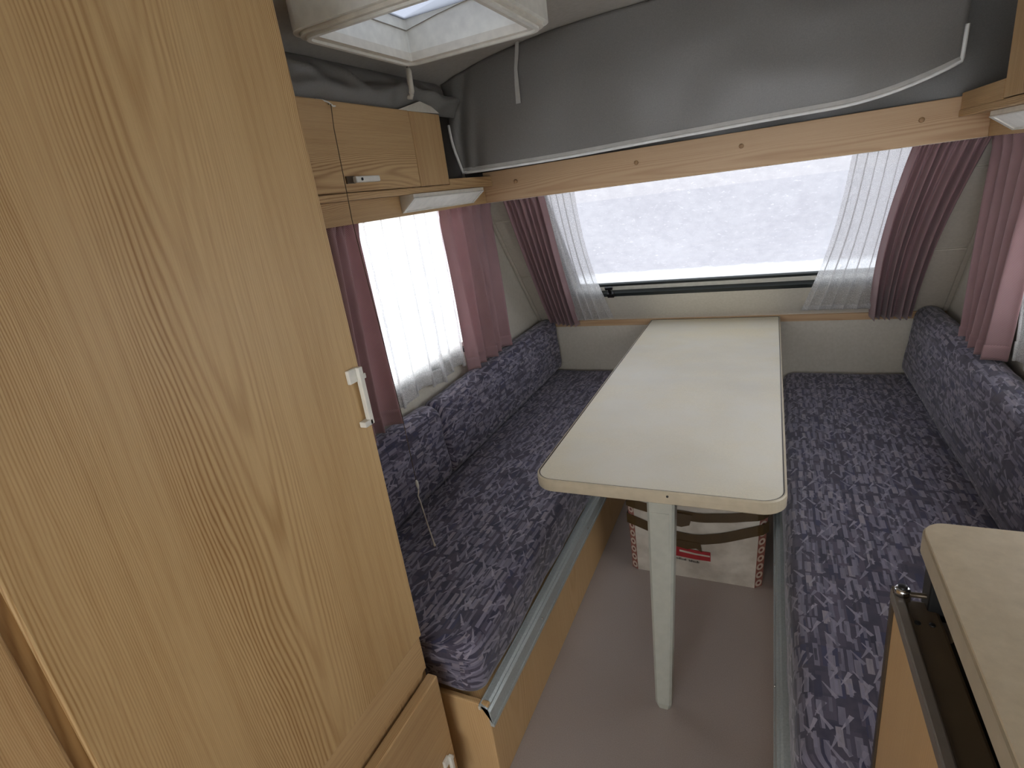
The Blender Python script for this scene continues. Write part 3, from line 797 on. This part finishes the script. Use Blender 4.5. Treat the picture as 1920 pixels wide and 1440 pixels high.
# ------------------------------------------------------------------ reading lamps (wedge-shaped strip lights)
def lamp(s, X, y0, y1, label, broken=False):
    z1, z0 = ZC0 - .009, ZP0 + .012
    o = thing('strip_light', label, 'lamp', (X, (y0 + y1) / 2, z0), 'wedge strip lights')
    d = .052
    # body: triangular section, mitred ends; face looks down into the room
    def P(x, y, z): return Vector((X + s * x, y, z))
    m = .055
    vs = [P(0, y0, z0), P(0, y1, z0), P(0, y1, z1), P(0, y0, z1), P(d, y0, z1), P(d, y1 + .0, z1), P(d, y0, z1 - .010), P(d, y1, z1 - .010)]
    fs = [[0, 1, 2, 3], [3, 2, 5, 4], [4, 5, 7, 6], [0, 3, 4, 6], [1, 2, 5, 7], [0, 1, 7, 6]]
    mesh_obj('housing', vs, fs, 'offwhite', o)
    a, b, c, e = vs[0], vs[1], vs[7], vs[6]
    nr = (b - a).cross(e - a).normalized()
    if nr.z > 0: nr = -nr
    def L2(u, v): return (a.lerp(b, u)).lerp(e.lerp(c, u), v)
    # pale rim
    for nm, (u0, u1, v0, v1) in (('rim', (0, 1, 0, .07)), ('rim', (0, 1, .93, 1)), ('rim', (0, .03, .07, .93)), ('rim', (.97, 1, .07, .93))):
        q = [L2(u0, v0), L2(u1, v0), L2(u1, v1), L2(u0, v1)]
        mesh_obj(nm, q + [p + nr * .004 for p in q], [[0, 1, 2, 3], [4, 5, 6, 7], [0, 1, 5, 4], [1, 2, 6, 5], [2, 3, 7, 6], [3, 0, 4, 7]], 'white_pl', o)
    nv = 24
    def df(u, v): return L2(.03 + .94 * u, .07 + .86 * v) + nr * (.0012 + .0012 * (int(round(u * 96)) % 2))
    grid('diffuser', df, 96, 2, 'diffuser', o, smooth=False)
    return o
lamp(1, XPL + .001, 1.505, 1.985, 'white wedge strip light under the cupboard beside the wardrobe')
lm2 = lamp(-1, XPR - .001, 1.20, onx(1857, 217, XPR - .052).y, 'white wedge strip light with a chipped cover over the right bench')

# ------------------------------------------------------------------ canvas of the lifting roof
def flapfn(u, v):
    X = -1.085 + (1.515) * u
    # bottom edge, lifting at the right end
    zb_ = 1.478 + .012 * max(0, (u - .6) / .4) + .062 * max(0, (u - .80) / .20) ** 2 - .004 * math.sin(u * 7)
    zt = ceilz(X) - .002
    z = zt + (zb_ - zt) * v
    Y = 1.925 + .020 * math.sin(u * 5.0 + 1) * v - .015 * math.sin(math.pi * v) + .006 * N3(u * 8, v * 3, 5)
    Y += .05 * max(0, (u - .85) / .15) * v * .4
    # the left edge is pulled in toward the lower corner and creased
    X += .028 * v * max(0, 1 - u / .06)
    if u < .12: Y += .006 * math.sin(u * 120 + v * 7) * (1 - u / .12)
    return Vector((X, Y, z))
fc = grid('roof_canvas_flap', flapfn, 120, 40, 'fab_grey', None, (-.32, 1.92, 1.478), .002)
tag(fc, 'dark grey canvas flap with white piping hanging in front of the pelmet', 'canvas')
fc['_o'] = (-.32, 1.92, 1.478)
pipe_pts = [flapfn(0.0, .45 + .55 * k / 12) for k in range(12)] + [flapfn(k / 60, 1.0) for k in range(61)] + [flapfn(1.0, 1 - .3 * k / 10) for k in range(1, 11)]
tube('piping', [p + Vector((0, -.003, .0)) for p in pipe_pts], .0052, 'white_pipe', fc, seg=6)
def hemfn(u, v):
    p = flapfn(u, 1.0); z = p.z + .002 + .014 * v
    return Vector((p.x, p.y - .0045 + .0005 * N3(u * 60, v), z))
M['hem_grey'] = plain('pale_grey_binding', (176, 174, 168), .5)
grid('hem_binding', hemfn, 100, 2, 'hem_grey', fc)
ps = [ony(970, 60, 1.915), ony(970, 97, 1.913), ony(968, 130, 1.910), ony(970, 160, 1.908), ony(973, 194, 1.907)]
ws = [.0065, .0065, .0055, .0075, .0085]
vs = []
for p, w_ in zip(ps, ws): vs += [p + Vector((-w_, -.004, 0)), p + Vector((w_, -.004, 0))]
mesh_obj('strap', vs, [[2 * k, 2 * k + 1, 2 * k + 3, 2 * k + 2] for k in range(4)], 'hem_grey', fc, solid=.002).name = 'tie_strap'
# bellows behind the flap and along the side
def bell(u, v):
    X = XL + (XR - XL) * u; z = 1.447 + (ceilz(X) - 1.437) * v
    return Vector((X, 2.145 - .05 * v + .012 * math.sin(X * 9 + v * 4) + .01 * N3(X * 6, v * 4), z))
tag(grid('roof_bellows', bell, 60, 16, 'fab_grey', None, (-.25, 2.07, 1.44), .002), 'dark grey canvas wall standing behind the piped flap above the pelmet', 'canvas')
def crump(u, v):
    Y = .80 + 1.10 * u; X0_ = XCL - .012; 
    fold = 1 - 2.6 * abs(N3(Y * 4.2 + v * .8, v * 1.6, 3.3)) + .7 * N3(Y * 11, v * 3.0, 9.1)
    z = 1.660 + (1.775 - 1.655) * v + .012 * fold * math.sin(math.pi * v)
    X = X0_ - .005 - .055 * v + .034 * fold * math.sin(math.pi * min(1, v * 1.1)) + .02 * math.sin(math.pi * v)
    return Vector((X, Y, z))
tag(grid('roof_bellows', crump, 110, 24, 'fab_grey', None, (XCL, 1.38, 1.66), .002), 'crumpled dark grey canvas bunched on top of the cupboard', 'canvas')
tag(grid('roof_bellows', lambda u, v: Vector((XL + .014 + .006 * math.sin(u * 9), 1.76 + .33 * u, 1.44 + (ceilz(XL + .02) - 1.44) * v)), 20, 8, 'fab_grey', None, (XL + .014, 1.92, 1.44), .002), 'dark grey canvas lining the side wall between cupboard end and piped flap', 'canvas')
# cream lining showing between canvas and cupboard
mesh_obj('lining_patch', [onx(q[0], q[1], XCL - .003) for q in ((742, 207), (823, 213), (808, 200), (786, 190))], [[0, 1, 2, 3]], 'cream', oc, solid=.003)

# roof catch
rc = thing('roof_catch', 'white plastic roof catch lever hanging below the ceiling', 'handle', (-1.0, 1.58, 1.69))
p0, p1, p2, p3 = ony(765, 112, 1.60), ony(765, 128, 1.60), ony(772, 176, 1.60), ony(764, 181, 1.60)
tube('pin', [p0 + Vector((0, 0, .04)), p0, p1], .005, 'chrome', rc)
tube('lever', [p1, p1.lerp(p2, .1), p1.lerp(p2, .5), p1.lerp(p2, .9), p2], .01, 'offwhite', rc, seg=12, rads=[.006, .009, .009, .0095, .007])
p4 = ony(757, 168, 1.595)
tube('hook', [p2, p2 + Vector((-.004, 0, -.008)), p3, p3.lerp(p4, .5), p4, p4 + Vector((-.001, 0, .002))], .006, 'offwhite', rc, seg=12, rads=[.007, .008, .0085, .008, .006, .002])

# rooflight
rlz = 1.752
rt = thing('rooflight', 'white plastic rooflight frame set into the ceiling', 'rooflight', (sum(RLX) / 2, sum(RLY) / 2, rlz))
def rring(name, d0, d1, z0, z1, r, mat, parent):
    a = rrect(RLX[0] + d0, RLY[0] + d0, RLX[1] - d0, RLY[1] - d0, (r,) * 4, 6); b = rrect(RLX[0] + d1, RLY[0] + d1, RLX[1] - d1, RLY[1] - d1, (max(r - (d1 - d0), .004),) * 4, 6)
    return ringprism(name, a, b, z0, z1, mat, parent)
rring('frame', 0, .045, rlz + .008, rlz + .10, .05, 'white_pl', rt)
rring('inner_lip', .012, .05, rlz, rlz + .02, .042, 'offwhite', rt)
rring('ridge', .022, .032, rlz - .006, rlz + .002, .035, 'white_pl', rt)
M['milky'] = None
n = NT('milky_acrylic'); n.set(L((225, 226, 228)), .3)
tl = n.add('ShaderNodeBsdfTranslucent'); tl.inputs[0].default_value = L((150, 153, 158)); tpp = n.add('ShaderNodeBsdfTransparent'); tpp.inputs[0].default_value = L((130, 132, 138))
mx = n.add('ShaderNodeMixShader'); mx.inputs[0].default_value = .5; n.lk(tl.outputs[0], mx.inputs[1]); n.lk(tpp.outputs[0], mx.inputs[2]); n.lk(mx.outputs[0], n.out.inputs[0])
M['milky'] = n.m
prism('dome', rrect(RLX[0] + .04, RLY[0] + .04, RLX[1] - .04, RLY[1] - .04, (.02,) * 4, 4), 'z', rlz + .10, rlz + .103, 'milky', rt)

# ------------------------------------------------------------------ curtains
def curtain(name, T0, T1, B0, B1, nrm, pleats, amp, mat, label, cat, group, seedv=0.0, bulge=0.0, hem=.0, gather_top=True, hemwave=.0, nv=36, sag=None):
    T0, T1, B0, B1, nrm = Vector(T0), Vector(T1), Vector(B0), Vector(B1), Vector(nrm).normalized()
    rnd = random.Random(int(seedv * 100) + 3)
    ks = [1.0 + .45 * (rnd.random() - .5) for _ in range(pleats)]; tot = sum(ks); cum = [0]
    for k in ks: cum.append(cum[-1] + k / tot)
    am = [.55 + .9 * rnd.random() for _ in range(pleats)]
    nu = pleats * 14
    wdt = ((T1 - T0).length + (B1 - B0).length) * .5 * 1.7; hgt = (B0 - T0).length
    def pl(u):
        i = max(k for k in range(pleats) if cum[k] <= u + 1e-9); f = (u - cum[i]) / (cum[i + 1] - cum[i])
        s = .5 - .5 * math.cos(2 * math.pi * f); return am[i] * s, f, i
    def fn(u, v, off=0.0):
        s, f, i = pl(min(u, .9999))
        us = u + (.24 if mat == 'lace' else .12) / pleats * math.sin(2 * math.pi * f) * (v if mat != 'lace' else 1)
        top, bot = T0.lerp(T1, us), B0.lerp(B1, us)
        p = top.lerp(bot, v)
        a = amp * (.55 + .45 * v) * (s - .45)
        a += amp * .35 * N3(u * pleats * .9 + seedv, v * 1.3, seedv) * v
        p = p + nrm * (a + bulge * math.sin(math.pi * v) + off)
        if gather_top and v < .12: p = p + nrm * (amp * .35 * math.sin(u * pleats * 20 + seedv) * (1 - v / .12))
        if hemwave: p.z += hemwave * v * math.sin(u * pleats * 2.1 + seedv) * v
        if sag: p = p + sag(u, v)
        return p
    o = grid(name, fn, nu, nv, mat, None, tuple(fn(.5, 1.0)), .0012 if mat != 'lace' else 0, lambda u, v: (u * wdt, v * hgt))
    tag(o, label, cat, group)
    o['_o'] = tuple(fn(.5, 1.0))
    if hem:
        a0 = 1 - hem / hgt
        grid('hem', lambda u, v: fn(u, a0 + (1.001 - a0) * v, .0022), nu, 4, mat, o, None, .0010, lambda u, v: (u * wdt, (a0 + (1 - a0) * v) * hgt))
    return o
XLC = XL + .060
def lx(q, X=XLC): return onx(*q, X)
gm = 'mauve curtains'
# left window
zt_ = 1.395
def up(p, z): return Vector((p.x, p.y, z))
curtain('curtain', up(lx((600, 420)), zt_), up(lx((668, 412)), zt_), up(lx((672, 840)), .735), up(lx((752, 795)), .735), (1, 0, 0), 3, .052, 'mauve',
        'mauve curtain hanging between the wardrobe and the net curtain', 'curtain', gm, 1.3, .0, .05)
curtain('curtain', up(lx((825, 398)), zt_), up(lx((922, 384)), zt_), up(lx((884, 684)), .722), up(lx((962, 650)), .722), (1, 0, 0), 5, .046, 'mauve',
        'mauve curtain between the net curtain and the front corner lining', 'curtain', gm, 2.1, .0, .05)
curtain('net_curtain', up(lx((664, 412), XL + .020), zt_), up(lx((828, 396), XL + .020), zt_), up(lx((745, 768), XL + .020), .748), up(lx((878, 690), XL + .020), .742), (1, 0, 0), 6, .020, 'lace',
        'white net curtain over the side window beside the wardrobe', 'net curtain', None, 3.7, 0, .055, hemwave=.012)
# front window (on the slope)
def st(q, z=1.40, off=.02):
    p = ons(*q, off); t = (z - p.z); return p + Vector((0, -SL, 1)) * t
def sb(q, off=.02): return ons(*q, off)
curtain('curtain', st((944, 379), off=.032), st((1022, 370), off=.032), sb((1033, 606), .036), sb((1086, 610), .036), (0, -1, 0), 7, .046, 'mauve',
        'mauve curtain gathered beside the front window next to the side wall lining', 'curtain', gm, 4.2, .015, .0)
curtain('net_curtain', st((1016, 371), off=.024), st((1080, 362), off=.024), sb((1078, 601), .026), sb((1150, 596), .026), (0, -1, 0), 5, .016, 'lace',
        'narrow white net curtain by the black window catch', 'net curtain', None, 5.5, .0, 0, sag=lambda u, v: Vector((-.05 * u * math.sin(math.pi * v) * .6, 0, 0)))
curtain('net_curtain', st((1600, 288), off=.024), st((1722, 272), off=.024), sb((1502, 582), .026), sb((1640, 578), .026), (0, -1, 0), 6, .016, 'lace',
        'wide white net curtain at the front window above the right bench', 'net curtain', None, 6.4, .0, .03, sag=lambda u, v: Vector((.05 * (1 - u) * math.sin(math.pi * v) * .5, 0, 0)))
curtain('curtain', st((1716, 274), off=.04), st((1872, 250), off=.04), sb((1630, 597), .042), sb((1712, 594), .042), (0, -1, 0), 8, .056, 'mauve',
        'mauve curtain sweeping down beside the wide net curtain of the front window', 'curtain', gm, 7.9, .025, .0, sag=lambda u, v: Vector((-.03 * math.sin(math.pi * v), 0, 0)))
# right window
XRC = XR - .055
curtain('curtain', up(onx(1868, 255, XRC), zt_), up(onx(1990, 240, XRC), zt_), up(onx(1804, 640, XRC), .706), up(onx(1876, 660, XRC), .735), (-1, 0, 0), 5, .040, 'mauve',
        'mauve curtain hanging in front of the right bench back cushion', 'curtain', gm, 8.8, .0, .05)
curtain('net_curtain', up(onx(1940, 300, XR - .015), zt_), up(Vector((XR - .015, 1.0, 0)), zt_), up(onx(1896, 675, XR - .02), .745), Vector((XR - .02, 1.0, .745)), (-1, 0, 0), 12, .018, 'lace',
        'white net curtain over the side window above the right bench', 'net curtain', None, 9.4, 0, .055)

# ------------------------------------------------------------------ pull cord
pc = thing('pull_cord', 'thin pull cord with a white bead hanging down onto the seat cushion', 'cord', (XCL + .008, 1.23, ZS))
xq = XCL + .022
hk = lx((618, 196), XCL + .004)
pts = [hk + Vector((-.012, 0, .004)), hk + Vector((.004, 0, .0))] + [lx(q, xq) for q in ((626, 240), (640, 310), (652, 370), (660, 412), (690, 530), (720, 645), (745, 745), (755, 785), (768, 845), (780, 900))]
pts[-1] = lx((780, 900), xq)
M['cord_dark'] = plain('brown_cord', (92, 76, 56), .8)
tube('cord', pts, .0011, 'cord_dark', pc, seg=6)
tube('hook', [hk + Vector((-.014, -.03, .012)), hk + Vector((-.006, -.015, .010)), hk + Vector((.002, -.004, .004)), hk + Vector((.004, .008, -.004)), hk + Vector((.0, .02, -.002))], .0022, 'white_pl', pc, seg=6)
b0 = lx((780, 900), xq); b1 = lx((785, 918), xq + .006)
tube('bead', [b0, b0.lerp(b1, .2), b0.lerp(b1, .6), b1], .005, 'white_pl', pc, seg=10, rads=[.002, .005, .005, .002])
e1 = onz(792, 950, .455); e2 = onz(803, 985, .440); e3 = onz(812, 1015, .438)
e1 = lx((788, 940), xq + .02)
e2 = onz(800, 978, ZS + .014); e3 = onz(815, 1022, ZS + .012)
tube('cord_tail', [b1, lx((784, 930), xq + .012), e1, e2, e2.lerp(e3, .6), e3], .0023, 'cord', pc, seg=6)
tube('knot', [e2.lerp(e3, .9), e3, e3 + (e3 - e2).normalized() * .006], .004, 'cord', pc, seg=8, rads=[.002, .004, .002])

# ------------------------------------------------------------------ kitchen unit and fridge cupboard on the right
ZK = .92
ku = thing('kitchen_unit', 'kitchen unit with a beige laminate worktop and rounded corner', 'kitchen unit', (.42, .1, 0))
prism('worktop', rrect(.181, -.30, XR - .003, .742, (.01, .002, .002, .026), 8), 'z', ZK - .028, ZK, 'counter', ku)
prism('worktop_edge', rrect(.1785, -.302, XR - .003, .7445, (.01, .002, .002, .028), 8), 'z', ZK - .030, ZK - .004, 'band', ku)
box('carcass', (.32, -.29, 0), (XR - .003, .735, ZK - .030), 'liner', ku)
box('end_panel', (.215, .718, 0), (.34, .736, ZK - .030), 'oak_v2', ku, .001)
box('front_rail', (.215, -.29, .845), (.235, .735, ZK - .030), 'liner', ku)

# door in the plane of the unit front, standing a little open
da = Vector((.012, -1, 0)).normalized(); dn = Vector((-1, -.012, 0)).normalized(); dz = Vector((0, 0, 1))
o0 = Vector((.157, .728, 0))
def dbox(nm, a0, a1, n0, n1, z0, z1, mat, parent, bev=.001):
    c = o0 + da * ((a0 + a1) / 2) - dn * ((n0 + n1) / 2) + dz * ((z0 + z1) / 2)
    return obox(nm, c, da, dn, dz, abs(a1 - a0) / 2, abs(n1 - n0) / 2, abs(z1 - z0) / 2, mat, parent, bev)
fd = dbox('fridge_door', .006, .585, .010, .046, .045, .812, 'liner', ku, .004)
fd['label'] = 'fridge door with a wood panel in a bronze frame'
dbox('wood_panel', .012, .58, .001, .010, .05, .805, 'oak_box', fd)
dbox('frame', 0, .012, -.002, .018, .04, .825, 'bronze', fd)
dbox('frame', 0, .59, -.003, .009, .805, .822, 'grey_alu', fd, .002)
dbox('frame', .58, .592, -.002, .018, .04, .825, 'bronze', fd)
dbox('gasket', .012, .58, .046, .056, .06, .800, 'black', fd, .003)
for k in (.030, .030):
    pass
for n_ in (.018, .033):
    c = o0 + da * .05 - dn * n_ + dz * .8125; disc('slot', c, (0, 0, 1), .0035, .002, 'black', fd, 10)
hp = onz(1692, 1108, .828)
disc('hinge_pin', (hp.x, hp.y, .828), (0, 0, 1), .009, .010, 'chrome', fd, 20)
disc('pin_head', (hp.x, hp.y, .8345), (0, 0, 1), .0055, .004, 'black', fd, 16)
h2 = onz(1745, 1114, .83)
tube('hinge_arm', [(hp.x, hp.y, .824), (h2.x, h2.y, .826), (h2.x + .03, h2.y + .004, .826)], .0035, 'bronze', fd)
box('hinge_block', (h2.x - .004, h2.y - .012, .800), (h2.x + .035, h2.y + .022, ZK - .034), 'black', ku, .003)
tube('roller', [(.205, .694, .80), (.205, .650, .78), (.205, .640, .775)], .012, 'grey_alu', ku, seg=14)

# ------------------------------------------------------------------ behind the camera: entrance frame and outdoors
dfm = struct(box('door_1', (XR - .006, -1.05, .03), (XR - .001, -.95, 1.70), 'white_pl'), 'white entrance door with a small window')
box('door_leaf', (XR - .006, -.95, .03), (XR - .001, -.49, .99), 'white_pl', dfm)
box('door_top', (XR - .006, -.95, 1.51), (XR - .001, -.49, 1.70), 'white_pl', dfm)
box('door_stile', (XR - .006, -.49, .03), (XR - .001, -.40, 1.70), 'white_pl', dfm)
gr = mesh_obj('snow_ground', [(-60, -60, -.5), (60, -60, -.5), (60, 60, -.5), (-60, 60, -.5)], [[0, 1, 2, 3]], 'snow'); struct(gr)
def van(label, X, y0, y1):
    v = thing('parked_caravan', label, 'caravan', (X, (y0 + y1) / 2, -.5))
    prof_ = [(y0, -.1), (y1, -.1), (y1 + .1, .6), (y1 - .35, 1.9), (y0 + .3, 2.0), (y0 - .1, .7)]
    prism('shell', prof_, 'x', X - 2.1, X, 'van_white', v, bev=.08)
    for a, b in ((y0 + .5, y0 + 1.6), (y0 + 2.0, y0 + 3.0)):
        box('side_window', (X - .01, a, .75), (X + .02, b, 1.35), 'van_grey', v, .008)
    disc('wheel', (X - .05, (y0 + y1) / 2, -.2), (1, 0, 0), .3, .18, 'van_grey', v, 24)
    return v
van('white caravan parked in the snow seen through the net curtain', -5.2, 4.6, 9.0)

for o in bpy.data.objects:
    if '_o' in o: del o['_o']
